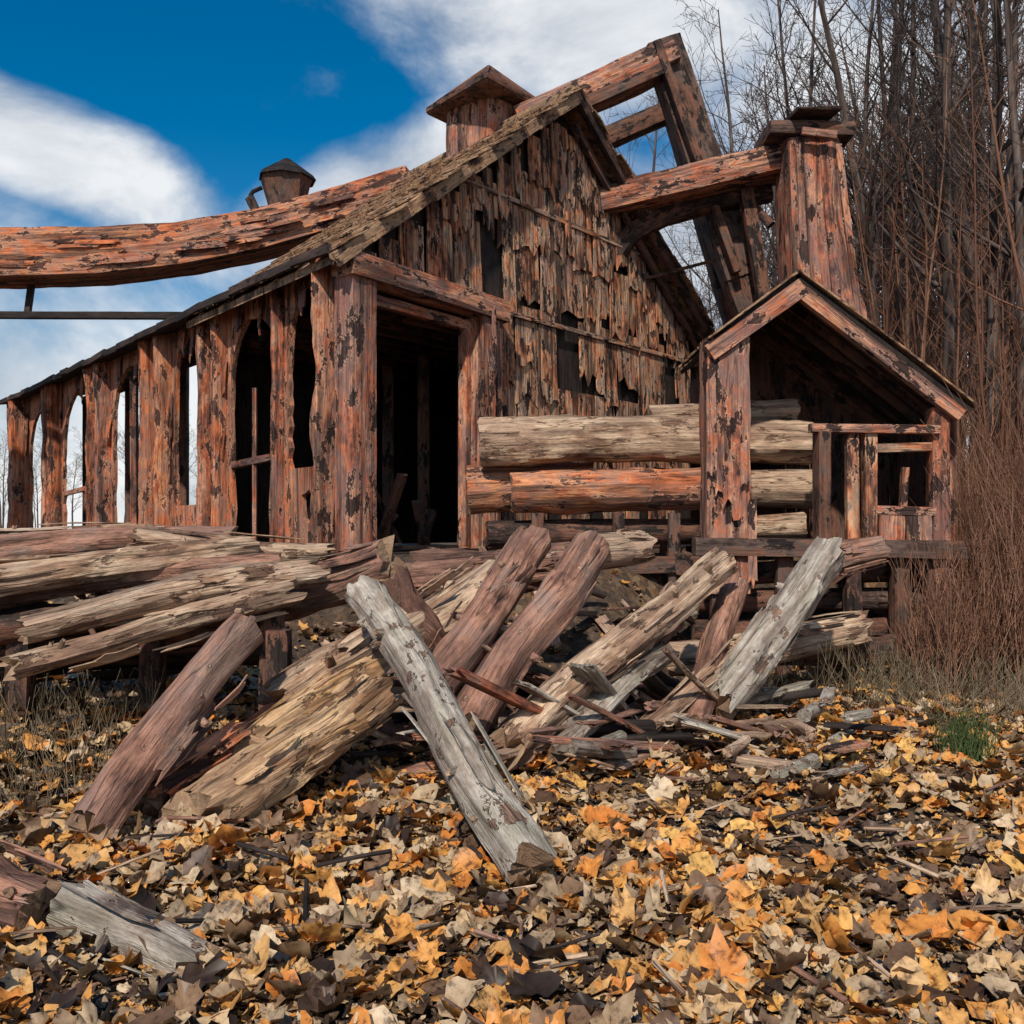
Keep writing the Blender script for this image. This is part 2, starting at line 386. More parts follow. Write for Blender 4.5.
for s,w,d,mi in ((.2,.5,.1,0),(1.66,.22,.10,0),(3.64,.28,.12,1),(4.2,.26,.16,0),(6.0,.36,.18,1),(6.6,.5,.14,1),(6.95,.2,.2,0),(9.45,.35,.2,0),(10.0,.4,.2,1),(13.15,.4,.2,1),(13.75,.3,.2,0),(16.4,.5,.3,1),(17.1,.3,.3,0)):
    base=P0+W*s+NW*(.035+d/2)
    tube(mb,[base+UP*(FZ-.1),base+UP*2.2,base+UP*3.6,base+UP*4.9],[1.2,1.0,.9,1.12],sides=16,seg=.08,p=5,amp=.2,flat=(w/2,d/2),mi=mi,ref=W,nf=1.4)
for k in range(130):
    s=U(.05,16.8)
    if any(h[0]-.2<s<h[1]+.02 for h in HS): continue
    z=U(FZ,4.0); plank(mb,P0+W*s+NW*.06+UP*z,W,UP,NW,U(.08,.22),U(.3,1.2),.02,jb=.1,jt=.08,mi=random.choice((0,1)),skew=U(-.05,.05),curl=U(.02,.07))
for s in (.9,2.2,2.9,4.8,5.2,7.6,8.6,11.2):
    plank(mb,P0+W*s+NW*.05+UP*U(4.4,4.5),W,UP,NW,U(.12,.3),.4,.02,jb=.15,mi=0)
beam(mb,P0+W*1.85+UP*2.6,P0+W*3.4+UP*2.55,.1,.1,.1)
beam(mb,P0+W*2.65+UP*FZ,P0+W*2.65+UP*3.6,.06,.07,.1)
beam(mb,P0+W*8.0+UP*FZ,P0+W*8.05+UP*4.4,.12,.15,.1)
beam(mb,P0+W*10.5+UP*2.5,P0+W*12.9+UP*2.4,.08,.1,.1)
mb.build('arcade_pilasters',[RUST,RUSTO],mill)
mb=MB()
for s in (9.7,13.2,16.8):
    b=P0+W*s-NW*1.5; beam(mb,b+UP*(FZ-.1),b+UP*5.0,.2,.2)
beam(mb,P0+W*4.6-NW*1.5+UP*5.05,P0+W*17-NW*1.5+UP*5.0,.2,.2)
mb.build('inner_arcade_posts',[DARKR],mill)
mb=MB()
h=GW/2; over=.45
def slope_pt(side,u,s,lift=0):
    t=(u*h) if side==0 else GW-u*h
    z=EZ+(AZ-EZ)*u+.08+lift
    return P0+G*t+W*s+UP*z
sl=math.hypot(h,AZ-EZ)
for side in (0,1):
    e=-over/sl
    vs=[slope_pt(side,e,-.3),slope_pt(side,1,-.3),slope_pt(side,1,BL+.1),slope_pt(side,e,BL+.1)]
    vs+=[v-UP*.1 for v in vs]
    mb.add(vs,[(0,1,2,3),(7,6,5,4),(0,4,5,1),(1,5,6,2),(2,6,7,3),(3,7,4,0)],[tuple(v) for v in vs],.2)
    d=(slope_pt(side,1,0)-slope_pt(side,0,0)).normalized()
    nn=(d.cross(W) if side==0 else W.cross(d)).normalized()
    if nn.z<0: nn=-nn
    nr=14
    for r in range(nr):
        s=-.46
        while s<BL+.1:
            w=U(.12,.3)
            if R()>.05:
                u=e+(1-e)*r/nr
                plank(mb,slope_pt(side,u,s+(U(-.08,.05) if s<0 else 0),.0)+nn*U(.015,.03),W,d,nn,w-.01,sl*(1-e)/nr*1.15,.022,jb=.06,jt=.02)
            s+=w
vs=[]
for s in (BL,17.4):
    for q,z in ((-.42,4.86),(1.7,5.3)):
        vs.append(P0+W*s-NW*q+UP*z)
vs+=[v-UP*.07 for v in vs]
mb.add(vs,[(0,1,3,2),(4,6,7,5),(0,2,6,4),(1,5,7,3),(0,4,5,1),(2,3,7,6)],[tuple(v) for v in vs],.1,1)
s=-.4
while s<17.4:
    w=U(.5,1.3); beam(mb,P0+W*s+NW*(.43)+UP*(4.84+U(-.03,.03)),P0+W*(s+w)+NW*.43+UP*(4.84+U(-.03,.03)),.06,.11,.15,.2,mi=1); s+=w
for k in range(34):
    s=.2+k*.51; beam(mb,P0+W*s+NW*.4+UP*4.84,P0+W*s-NW*.2+UP*4.96,.07,.08,.08,.3,mi=1)
mb.build('roof',[ROOF,DARK],mill,ang=30)
mb=MB()
for k in range(9):
    a=-.09+k*.122; b=a+.15
    beam(mb,slope_pt(0,a,-.38-.01*(k%2),-.06+U(-.015,.015)),slope_pt(0,min(1.0,b),-.38-.01*(k%2),-.06+U(-.015,.015)),.08,.17,.2,.08,jag=.04)
beam(mb,slope_pt(0,1,-.3,.06),slope_pt(0,1,BL+.2,.06),.18,.12,.14,.12)
mb.build('verge_board',[ROOF],mill)
mb2=MB()
beam(mb2,slope_pt(1,-.06,-.36,-.02),slope_pt(1,1.01,-.36,-.02),.1,.24,.09,.12)
beam(mb2,slope_pt(1,.0,-.16,-.3),slope_pt(1,.97,-.16,-.3),.08,.12,.09,.12)
mb2.build('verge_board_dark',[DARKR],mill)
mb=MB(); c=Vector((-.40,17.2,0)); ow=1.7; z1=8.82
beam(mb,c+UP*7.6,c+UP*z1,1.1,1.1,.05,.12,ref=G,rnd=.6)
q=[c+G*(a*ow/2)+W*(b*ow/2)+UP*(z1+U(-.03,.03)) for a,b in ((-1,-1),(1,-1),(1,1),(-1,1))]
q2=[v-UP*.07 for v in q]; ap=c+UP*9.55
vs=q+q2+[ap]; mb.add(vs,[(0,1,8),(1,2,8),(2,3,8),(3,0,8),(4,5,1,0),(5,6,2,1),(6,7,3,2),(7,4,0,3),(7,6,5,4)],[tuple(v) for v in vs],.4,1)
for a in range(4):
    beam(mb,q[a],q[(a+1)%4],.06,.09,.1,.15,mi=1); beam(mb,q[a]+UP*.02,ap+UP*.02,.05,.05,.1,.15,mi=1)
mb.build('ridge_cupola',[RUST,DARKR],mill)
mb=MB()
for i in range(3):
    beam(mb,P0+NW*.1+W*-.3+UP*(FZ-.15-.25*i),P0+NW*.1+W*17.3+UP*(FZ-.15-.25*i),.3,.26,.1,.3)
    beam(mb,P0+NG*.35+G*-.3+UP*(FZ-.15-.25*i),P0+NG*.3+G*9+UP*(FZ-.15-.25*i),.3,.26,.1,.3)
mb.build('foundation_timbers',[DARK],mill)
# ---------------------------------------------------------------- conveyor chute
duct=empty('conveyor_chute')
mb=MB()
pts=[Vector(p) for p in ((-1.9,19.6,8.25),(-3.5,19.9,7.86),(-5.0,20,7.5),(-6.5,20,7.22),(-8.2,20,7.06),(-10.3,20,7.02),(-15.5,20,7.1))]
tube(mb,pts,[.85,.88,.9,.95,1.05,1.1,1.15],sides=32,seg=.12,p=16,amp=.025,flat=(.5,.45),nf=1.0,rnd=.62)
for k in range(26):
    x=U(-12,-2.5); i=0
    while i<5 and pts[i+1].x>x: i+=1
    u=(pts[i].x-x)/(pts[i].x-pts[i+1].x); z=pts[i].z+(pts[i+1].z-pts[i].z)*u
    d=(pts[i]-pts[i+1]).normalized(); nz=Vector((-d.z,0,d.x)).normalized()
    plank(mb,(x,pts[i].y-.54,z+U(-.35,.2)),nz,d,Vector((0,-1,0)),U(.06,.2),U(.4,1.3),.02,jb=.1,jt=.1,mi=random.choice((0,1)),curl=.02)
mb.build('chute_box',[RUSTO,RUST],duct)
mb=MB()
beam(mb,(-15.5,20.4,6.0),(-5.2,19.4,5.75),.16,.14)
beam(mb,(-9.7,20.0,5.85),(-9.7,20.2,6.6),.12,.12)
for x in (-11.9,-15):
    beam(mb,(x,19.6,1.1),(x,19.8,6.7),.25,.25); beam(mb,(x,20.6,1.1),(x,20.4,6.7),.25,.25)
mb.build('chute_trestle',[DARK],duct)
mb=MB(); c=Vector((-4.5,20,0))
tube(mb,[c+UP*7.7,c+UP*8.1,c+UP*8.6],[.32,.40,.52],sides=8,seg=.1,p=2,amp=.07,mi=0)
tube(mb,[c+UP*8.60,c+UP*8.68,c+UP*9.02],[.58,.53,.06],sides=8,seg=.1,p=2,amp=.07,mi=1)
tube(mb,[(-5.0,20,8.45),(-5.22,20,8.35),(-5.25,20,8.1)],.045,sides=8,mi=1); tube(mb,[(-5.25,20,8.25),(-5.13,20,8.0)],.09,sides=8,mi=1)
mb.build('vent_hopper',[DARKR,DARK],duct)
# ---------------------------------------------------------------- headframe
hf=empty('conveyor_headframe')
mb=MB()
beam(mb,(.1,17,8.45),(2.72,17,9.62),.9,.42,.07,.12,rnd=.6)
beam(mb,(.3,16.6,8.28),(2.6,16.6,9.3),.12,.2,.1,.12,mi=1)
beam(mb,(2.55,17,9.85),(3.9,17.1,5.9),.62,.56,.07,.12,mi=1,rnd=.9)
beam(mb,(3.85,17.1,6.05),(5.55,17.2,1.2),.62,.5,.07,.12,mi=1,rnd=.5)
beam(mb,(2.4,16.62,9.7),(3.75,16.7,5.9),.14,.24,.1,.12,mi=1,rnd=.3)
beam(mb,(1.3,18.4,8.6),(2.9,18.4,9.3),.4,.35,.07,.12,mi=1)
beam(mb,(2.9,18.3,9.4),(5.3,18.4,1.2),.35,.35,.07,.12,mi=1)
beam(mb,(1.45,16.6,6.98),(4.5,16.3,7.6),.9,.44,.08,.12,rnd=.6)
tube(mb,[(1.75,16.8,6.25),(2.0,16.8,6.6),(2.5,16.8,6.88),(3.3,16.7,7.1),(4.3,16.7,7.25)],.18,sides=12,p=5,amp=.1,mi=1,rnd=.1)
tube(mb,[(4.72,16,7.72),(4.75,16,6.4),(4.95,16,4.8),(5.2,16,1.1)],[.44,.46,.58,.75],sides=24,seg=.12,p=8,amp=.05,rnd=.45,nf=1.2)
for dx,w in ((-.36,.1),(-.12,.16),(.12,.14),(.36,.1)): beam(mb,(4.72+dx,15.57,7.6),(4.9+dx*1.35,15.40,4.5),w,.06,.12,.1)
beam(mb,(4.0,16,7.86),(5.3,16,7.82),1.15,.22,.1,.12,mi=1)
beam(mb,(4.3,15.4,8.0),(5.0,15.5,8.05),.5,.06,.1,.12,mi=1); beam(mb,(4.45,15.35,7.72),(4.98,15.35,7.66),.08,.12,.1,.1)
beam(mb,(3.85,16.5,7.2),(4.2,16.4,5.0),.22,.26,.08,.12,mi=1); beam(mb,(3.3,16.9,7.9),(4.25,16.4,6.6),.14,.14,.08,.12,mi=1)
tube(mb,[(.9,17.2,5.8),(2.4,17.2,5.95),(3.7,17.2,6.3)],.03,sides=6,mi=1)
beam(mb,(1.2,17.6,1.2),(1.3,17.6,8.9),.3,.3,.08,.2,mi=1)
for k in range(9):
    x=U(1.6,4.3); beam(mb,(x,16.12,7.3+(x-3)*.2),(x+U(.2,.5),16.1,7.3+(x-3)*.2+U(-.05,.1)),.05,U(.1,.25),.2,.08,jag=.04)
mb.build('frame_timbers',[RUST,DARKR],hf)
# ---------------------------------------------------------------- shed
shed=empty('wooden_shed')
mb=MB(); X1=Vector((1,0,0)); YN=Vector((0,-1,0))
beam(mb,(2.38,11.2,.9),(2.38,11.2,3.72),.5,.5,.1,.1,rnd=.55,ref=(1,0,0),)
for k in range(6): plank(mb,(2.12+.09*k,10.93,U(1.0,2.4)),X1,UP,YN,.1,U(.5,1.1),.02,jb=.08,jt=.08)
beam(mb,(4.74,11.1,.2),(4.72,11.1,2.95),.22,.2,.1,.12,ref=(1,0,0)); beam(mb,(4.98,11.4,.2),(4.95,11.4,2.9),.12,.2,.1,.12,ref=(1,0,0))
beam(mb,(2.16,10.95,3.53),(3.18,10.95,4.26),.12,.2,.1,.1,rnd=.6); beam(mb,(3.05,10.96,4.3),(4.92,10.96,2.86),.12,.17,.1,.1,rnd=.5)
beam(mb,(3.28,11,2.72),(4.68,11,2.7),.16,.1,.1,.1)
beam(mb,(2.0,11,1.42),(5.0,11,1.38),.25,.2,.1,.12,mi=1)
for x,w in ((3.42,.27),(3.76,.12),(3.95,.16)): beam(mb,(x,11.05,1.4),(x+U(-.02,.02),11.05,2.68),w,.14,.1,.1,mi=1 if w>.2 else 2,ref=(1,0,0))
beam(mb,(3.98,11.05,1.82),(4.66,11.05,1.80),.14,.1,.1,.1); beam(mb,(3.98,11.06,2.5),(4.66,11.06,2.52),.1,.1,.1,.1,mi=2)
plank(mb,(4.04,11.02,1.4),X1,UP,YN,.28,.4,.03); plank(mb,(4.33,11.02,1.4),X1,UP,YN,.28,.38,.03)
beam(mb,(4.35,11.2,1.4),(4.4,11.2,2.3),.08,.08,.1,.1)
mb.build('shed_frame',[RUST,DARKR,SIDING],shed)
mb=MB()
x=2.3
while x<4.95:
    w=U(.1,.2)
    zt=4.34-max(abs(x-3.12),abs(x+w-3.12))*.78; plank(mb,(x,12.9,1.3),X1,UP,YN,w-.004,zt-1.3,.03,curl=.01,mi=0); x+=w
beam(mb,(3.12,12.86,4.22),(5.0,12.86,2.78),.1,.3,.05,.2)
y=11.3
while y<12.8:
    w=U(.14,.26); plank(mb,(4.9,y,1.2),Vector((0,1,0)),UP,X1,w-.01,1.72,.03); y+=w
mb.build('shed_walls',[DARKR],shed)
mb=MB()
a0=Vector((2.18,10.9,3.66)); a1=Vector((3.12,10.9,4.40)); a2=Vector((5.02,10.9,2.92))
YY=Vector((0,1,0))
for p,q in ((a0,a1),(a2,a1)):
    d=(q-p); L=d.length; d.normalize(); nn=d.cross(YY).normalized()
    if nn.z<0: nn=-nn
    vs=[p,q,q+YY*2.1,p+YY*2.1]; vs+=[v-nn*.05 for v in vs]
    mb.add(vs,[(0,1,2,3),(7,6,5,4),(0,4,5,1),(1,5,6,2),(2,6,7,3),(3,7,4,0)],[tuple(v) for v in vs],.2,1)
    yy=-.06
    while yy<2.1:
        w=U(.14,.25); plank(mb,p+YY*yy+nn*.005,YY,d,nn,w-.01,L,.022,jb=.05,jt=.03); yy+=w
for k in range(5):
    y=11.2+k*.4; beam(mb,(3.2,y,4.22),(4.9,y,2.9),.08,.1,.05,.3,mi=2)
mb.build('shed_roof',[ROOF,DARK,DARKR],shed,ang=30)
mb=MB()
for x in (2.3,3.0,3.8,4.3,4.7):
    beam(mb,(x,11.1,-.1),(x+U(-.05,.05),11.1,1.35),.18,.18,.12,.12,ref=(1,0,0)); beam(mb,(x,12.6,0),(x,12.6,1.4),.2,.2,.1,.2,ref=(1,0,0))
for z in (.45,.8,1.1):
    tube(mb,[(2.0+U(-.2,.2),11.35,z),(5.0,11.4,z+U(-.05,.05))],.13,amp=.1,cmi=1)
beam(mb,(2.4,11,.2),(3.7,11,1.2),.1,.12,.1)
mb.build('shed_crib',[DARKR,ENDG],shed)
# ---------------------------------------------------------------- log stack
st=empty('log_stack')
mb=MB()
tube(mb,[(-.38,12.1,2.66),(1.6,12.05,2.70),(3.6,12.1,2.66)],[.29,.28,.27],sides=32,seg=.07,amp=.13,jag=.04,cmi=1,rnd=.6)
tube(mb,[(1.7,12.35,2.98),(3.5,12.35,3.05)],[.16,.17],sides=18,amp=.08,jag=.04,cmi=1,rnd=.8)
tube(mb,[(2.55,12.05,2.09),(3.65,12.05,2.10)],[.22,.24],sides=18,amp=.06,jag=.04,cmi=1,rnd=.8)
tube(mb,[(2.6,11.7,1.62),(3.4,11.65,1.66)],[.14,.15],sides=18,amp=.08,jag=.04,cmi=1)
mb.build('stacked_logs_pale',[PALE,ENDG],st)
mb=MB()
tube(mb,[(.0,12.0,2.05),(1.3,12,2.08),(2.6,12.05,2.10)],[.25,.26,.24],sides=32,seg=.07,amp=.12,jag=.04,cmi=1,rnd=.7)
tube(mb,[(-.55,12.4,2.1),(1,12.5,2.15)],.3,sides=24,amp=.06,jag=.04,cmi=1,rnd=.6)
mb.build('stacked_logs_rust',[RUSTO,ENDG],st)
mb=MB()
tube(mb,[(-.3,12.1,1.55),(3.2,12.3,1.6)],.16,sides=18,amp=.08,jag=.04,cmi=0)
for x in (-.2,1.0,2.0): beam(mb,(x,11.6,1.2),(x,12.9,1.3),.2,.25,.1)
for x in (.3,1.25,1.9): beam(mb,(x,11.75,.7),(x,11.75,1.8),.14,.14,.1)
beam(mb,(-.5,11.7,1.15),(2.2,11.7,1.2),.16,.2,.1)
mb.build('stack_bearers',[DARKR],st)
# ---------------------------------------------------------------- loose logs
def log(a,b,r0,r1,mat,name='fallen_log',amp=.12,jag=.08,bend=.1,knots=4,sides=32,p=2.0,flat=(1,1),rnd=None,end=ENDG,slivers=8):
    mb=MB(); a=Vector(a); b=Vector(b)
    m1=a.lerp(b,.33)+Vector((U(-1,1),U(-1,1),U(-.5,.5)))*.04; m2=a.lerp(b,.66)+Vector((U(-1,1),U(-1,1),U(-.5,.5)))*.04
    tube(mb,[a,m1,m2,b],[r0,r0*.67+r1*.33,r0*.33+r1*.67,r1],sides=sides,seg=.04,amp=amp,jag=jag,cmi=1,bend=bend,p=p,flat=flat,rnd=rnd,nf=1.8)
    T=(b-a).normalized(); Lg=(b-a).length
    for k in range(knots):
        u=U(.12,.88); c=a.lerp(b,u); d=T.orthogonal().normalized(); d.rotate(Matrix.Rotation(U(0,6.28),3,T)); r=(r0+(r1-r0)*u)
        tube(mb,[c+d*r*.6,c+d*(r*1.1+U(0,.02))+T*.02],[r*.26,r*.15],sides=10,seg=.03,amp=.2,cmi=1,jag=.02)
    for k in range(slivers):
        u=U(.05,.75); c=a.lerp(b,u); d=T.orthogonal().normalized(); d.rotate(Matrix.Rotation(U(0,6.28),3,T)); r=(r0+(r1-r0)*u)
        s=T.cross(d).normalized()
        plank(mb,c+d*r*.93-s*.03,s,T,d,U(.03,.09),min(U(.15,.6),Lg*(.97-u)),.008,jb=.06,jt=.06,curl=U(.01,.04),skew=U(-.05,.05))
    return mb.build(name,[mat,end])
log((-.97,6.5,1.2),(.1,4.42,.12),.118,.122,GREYB,rnd=.6,knots=7,slivers=10)
log((-1.62,6.2,.95),(-2.03,4.85,.12),.125,.118,REDB,rnd=.7)
log((-1.5,6.3,.42),(-1.94,5.3,.17),.11,.10,RUSTO,rnd=.4)
log((-.83,6.35,.58),(-1.66,5.2,.14),.17,.185,GOLD,amp=.26,jag=.14,knots=2,rnd=.7,flat=(1.1,.8),slivers=18)
log((-.9,6.7,.62),(-1.75,5.9,.2),.14,.15,GOLD,amp=.2,jag=.1,rnd=.4,flat=(1,.8),slivers=12)
log((-.75,7.1,.95),(-1.5,6.4,.5),.16,.15,PALE,amp=.18,jag=.1)
log((.2,8.4,1.5),(-.6,7.1,.5),.16,.165,REDB,rnd=.4)
log((.68,8.3,1.44),(-.30,6.9,.22),.17,.16,REDB,rnd=.55)
log((.62,8.35,1.42),(1.15,8.7,1.45),.15,.13,PALE)
log((1.82,8.5,1.38),(-.05,6.7,.14),.13,.15,PALE,amp=.18,rnd=.35,jag=.12,slivers=14)
log((1.62,8.8,1.0),(.35,7.15,.12),.12,.14,DARKR,amp=.15)
log((1.2,7.9,.62),(.25,6.75,.10),.10,.11,GREYB,amp=.15,flat=(1.2,.7))
log((2.82,8.9,1.42),(1.6,7.8,.22),.155,.165,GREYB,amp=.2,rnd=.8,jag=.1,slivers=14)
log((2.0,8.9,1.1),(1.35,7.6,.12),.11,.12,REDB)
log((1.35,8.3,1.1),(.6,7.4,.2),.08,.09,PALE,amp=.15)
log((2.3,8.6,.9),(1.0,7.4,.12),.07,.08,PALE,amp=.15,flat=(1.4,.6))
log((3.0,9.7,1.28),(3.62,9.9,1.38),.15,.14,REDB,rnd=.6)
log((1.5,9.6,.32),(3.5,9.9,.66),.16,.16,PALE,rnd=.4,amp=.12)
log((2.2,10.3,.3),(3.9,10.2,.4),.14,.16,DARKR)
log((-1.8,7.7,1.08),(-.92,7.5,1.36),.17,.19,REDB,rnd=.45)
log((-1.0,7.5,1.3),(-.62,7.9,.6),.15,.15,REDB,rnd=.3)
log((-.1,9.0,1.25),(-1.1,8.2,.6),.24,.26,PALE,amp=.25,jag=.12,flat=(1.3,.6),rnd=.3,slivers=10)
log((.5,9.2,1.3),(-.9,9.4,1.15),.2,.22,REDB,amp=.2,jag=.1)
log((-2.3,4.15,.16),(-1.82,3.93,.13),.14,.135,REDB,amp=.12,rnd=.3)
log((-1.76,3.93,.15),(-1.1,3.5,.07),.10,.085,GREYB,amp=.12,jag=.05,rnd=.6,slivers=5,knots=4)
pile=empty('log_pile')
def plog(a,b,r0,r1,mat,rnd=None,amp=.2):
    o=log(a,b,r0,r1,mat,name='pile_log',amp=amp,jag=.12,rnd=rnd,flat=(1.15,.85),slivers=10); o.parent=pile
plog((-3.95,6.6,1.20),(-2.05,7.9,1.47),.13,.11,PALE,.55)
plog((-3.9,7.2,1.36),(-2.3,8.1,1.50),.12,.12,REDB,.6)
plog((-4.2,7.5,1.47),(-2.9,8.2,1.56),.11,.11,PALE,.7)
plog((-4.4,7.0,1.05),(-1.8,7.7,1.35),.13,.12,REDB,.4)
plog((-3.12,6.4,1.02),(-1.45,7.3,1.29),.105,.125,PALE,.75)
plog((-3.10,6.2,.76),(-1.55,7.1,1.10),.09,.11,PALE,.5)
plog((-3.9,6.7,.88),(-1.9,7.4,1.08),.12,.12,DARKR,.5)
plog((-4.2,6.9,.72),(-2.0,7.5,.85),.13,.13,DARKR,.7)
plog((-4.2,7.6,.55),(-1.9,7.9,.65),.14,.14,DARK,.6)
plog((-4.2,7.3,.95),(-1.9,7.8,1.0),.14,.14,DARK,.6)
plog((-2.9,7.6,1.5),(-1.5,8.2,1.42),.10,.09,PALE,.5)
mb=MB()
for x,y in ((-1.62,7.0),(-1.75,7.25),(-2.6,7.2),(-3.4,6.9),(-3.9,6.8)):
    beam(mb,(x,y,.1),(x+U(-.04,.04),y,U(.85,1.05)),.16,.16,.12,.1)
mb.build('pile_posts',[DARKR],pile)
mb=MB()
for k in range(190):
    x=U(-1.4,2.6); y=U(7.2,11.2) if R()<.65 else U(6.6,8.4)
    z=ground_z(x,y)+U(.03,.3); L=U(.3,1.2); az=U(0,6.28) if R()<.4 else U(3.6,4.3)
    el=U(-.15,.6) if R()<.4 else U(0,.15)
    if x>1.9: el=U(0,.1); L*=.6
    d=Vector((math.cos(az)*math.cos(el),math.sin(az)*math.cos(el),math.sin(el)))
    a=Vector((x,y,z-.05)); b=a+d*L
    if b.z<ground_z(b.x,b.y): b.z=ground_z(b.x,b.y)+.05
    if b.y<6.2 or b.x>2.8: continue
    m=random.choice((0,1,2,0,3,4))
    if R()<.6: beam(mb,a,b,U(.06,.2),U(.025,.06),.1,.1,mi=m,jag=.06)
    else: tube(mb,[a,b],U(.02,.06),sides=10,amp=.15,mi=m,jag=.03,bend=.1)
for k in range(300):
    x=U(-2.6,4.2); y=U(3.0,8.5); z=ground_z(x,y)+.05; az=U(0,6.28); L=U(.1,.45)
    a=Vector((x,y,z)); tube(mb,[a,a+Vector((math.cos(az)*L,math.sin(az)*L,U(0,.06)))],U(.004,.011),sides=6,seg=.08,amp=.2,mi=random.choice((0,1,0,3)),bend=.1)
mb.build('wood_debris',[PALE,REDB,RUST,DARK,GREYB])
# ---------------------------------------------------------------- leaf litter
rng=np.random.default_rng(5)
ang=np.radians([90,72,55,40,22,5,-15,-50,-90,-130,195,175,158,140,125,108]); rad=np.array([1,.7,.66,.95,.68,.6,.74,.55,.3,.55,.74,.6,.68,.95,.66,.7])
base=np.stack([np.cos(ang)*rad,np.sin(ang)*rad],1)
oval=np.stack([np.cos(ang)*.5,np.sin(ang)*.9],1)
V=[];F=[];Gp=[];Rn=[]
nv=len(base)+1
for k in range(35000):
    small=k>16500
    y=2.6+ (rng.random()**1.35)*8.8
    x=rng.uniform(-.64,.64)*y+rng.uniform(-.3,.3)
    if y>9.5 and rng.random()<.5: continue
    cl=noise.noise(Vector((x*.9,y*.9,5.5)))+.5*noise.noise(Vector((x*2.4,y*2.4,1.5)))
    if not small and cl<-.16 and rng.random()<.7: continue
    z=ground_z(x,y)
    s=rng.uniform(.045,.108)*(1 if rng.random()<.88 else 1.35)
    if small: s=rng.uniform(.012,.042)
    q=rng.random()
    sh=base*q+oval*(1-q) if rng.random()<.75 else oval
    b=sh*s*(1+rng.uniform(-.22,.22,sh.shape)); rr=(b**2).sum(1)/(s*s)
    fold=rng.uniform(-.3,1.2); cz=s*(rng.uniform(-.3,.9)*rr*.5+fold*.38*np.abs(b[:,0])/s+rng.uniform(-.22,.22,len(b)))
    P=np.vstack([[0,0,0],np.column_stack([b,cz])])
    a=rng.uniform(0,6.283); ca,sa=math.cos(a),math.sin(a)
    tx=rng.normal(0,.32); ty=rng.normal(0,.32)
    Rz=np.array([[ca,-sa,0],[sa,ca,0],[0,0,1]])
    Rx=np.array([[1,0,0],[0,math.cos(tx),-math.sin(tx)],[0,math.sin(tx),math.cos(tx)]])
    Ry=np.array([[math.cos(ty),0,math.sin(ty)],[0,1,0],[-math.sin(ty),0,math.cos(ty)]])
    Q=P@Rz.T@Rx.T@Ry.T
    lift=s*.45*abs(tx)+s*.3*abs(ty)+rng.uniform(.0,.04)
    Q+=np.array([x,y,z+lift])
    o=len(V)*nv
    V.append(Q); F.append(o)
    Gp.append(P/s+np.array([rng.uniform(-50,50)]*3))
    r=rng.random()
    w=.5+.35*noise.noise(Vector((x*.7+3,y*.7,1)))+.05*x
    r2=r*.95+(w-.5)*.55+.03
    if small: r2=r*.75
    Rn.append(np.full(nv,min(1,max(0,r2))))
V=np.concatenate(V);Gp=np.concatenate(Gp);Rn=np.concatenate(Rn)
tri=[(0,i+1,(i+1)%(nv-1)+1) for i in range(nv-1)]
fa=np.array(tri); ofs=np.array(F)[:,None,None]
fa=(fa[None]+ofs).reshape(-1,3)
me=bpy.data.meshes.new('leaf_litter')
me.vertices.add(len(V)); me.vertices.foreach_set('co',V.astype(np.float32).ravel())
me.loops.add(len(fa)*3); me.loops.foreach_set('vertex_index',fa.ravel().astype(np.int32))
me.polygons.add(len(fa)); me.polygons.foreach_set('loop_start',(np.arange(len(fa))*3).astype(np.int32)); me.polygons.foreach_set('loop_total',np.full(len(fa),3,dtype=np.int32))
me.update(); me.validate()
a=me.attributes.new('gp','FLOAT_VECTOR','POINT'); a.data.foreach_set('vector',Gp.astype(np.float32).ravel())
a=me.attributes.new('rnd','FLOAT','POINT'); a.data.foreach_set('value',Rn.astype(np.float32))
me.materials.append(LEAF)
ob=bpy.data.objects.new('leaf_litter',me); COL.objects.link(ob)
# ---------------------------------------------------------------- trees
def branch(mb,p,d,L,r,lev,maxlev,rnd,K=(20,7,4),minr=.004):
    n=(12,5,4,3)[lev]
    pts=[p]; rads=[r]; c=p; dd=d.copy()
    for i in range(n):
        j=.05 if lev==0 else .16
        dd=(dd+Vector((U(-j,j),U(-j,j),U(-j,j)))+(UP*.06 if lev else UP*.03)).normalized()
        c=c+dd*(L/n); pts.append(c); rads.append(max(minr,r*(1-.88*(i+1)/n)))
    ctube(mb,pts,rads,5 if lev==0 else (4 if lev==1 else 3),rnd)
    if lev>=maxlev: return
    k=K[lev]
    for q in range(k):
        u=U(.3,1) if lev==0 else U(.2,1)
        f=u*n; i=min(n-1,int(f)); q0=pts[i].lerp(pts[i+1],f-i); T=(pts[i+1]-pts[i]).normalized()
        o=T.orthogonal().normalized(); o.rotate(Matrix.Rotation(U(0,6.283),3,T))
        a=U(.5,1.0); nd=(T*math.cos(a)+o*math.sin(a)).normalized()
        ll=L*(U(.16,.30)*(1.25-u*.7) if lev==0 else U(.3,.5)*(1.2-u*.5))
        branch(mb,q0,nd,ll,max(minr*1.5,rads[i]*U(.3,.5)),lev+1,maxlev,rnd,K,minr)
def tree(x,y,H,r,name='bare_tree',lean=(0,0),mat=TREEB,maxlev=3):
    mb=MB(); z=ground_z(x,y)-.1
    branch(mb,Vector((x,y,z)),Vector((lean[0],lean[1],1)).normalized(),H,r,0,maxlev,U(.2,.8))
    return mb.build(name,[mat],ang=0)
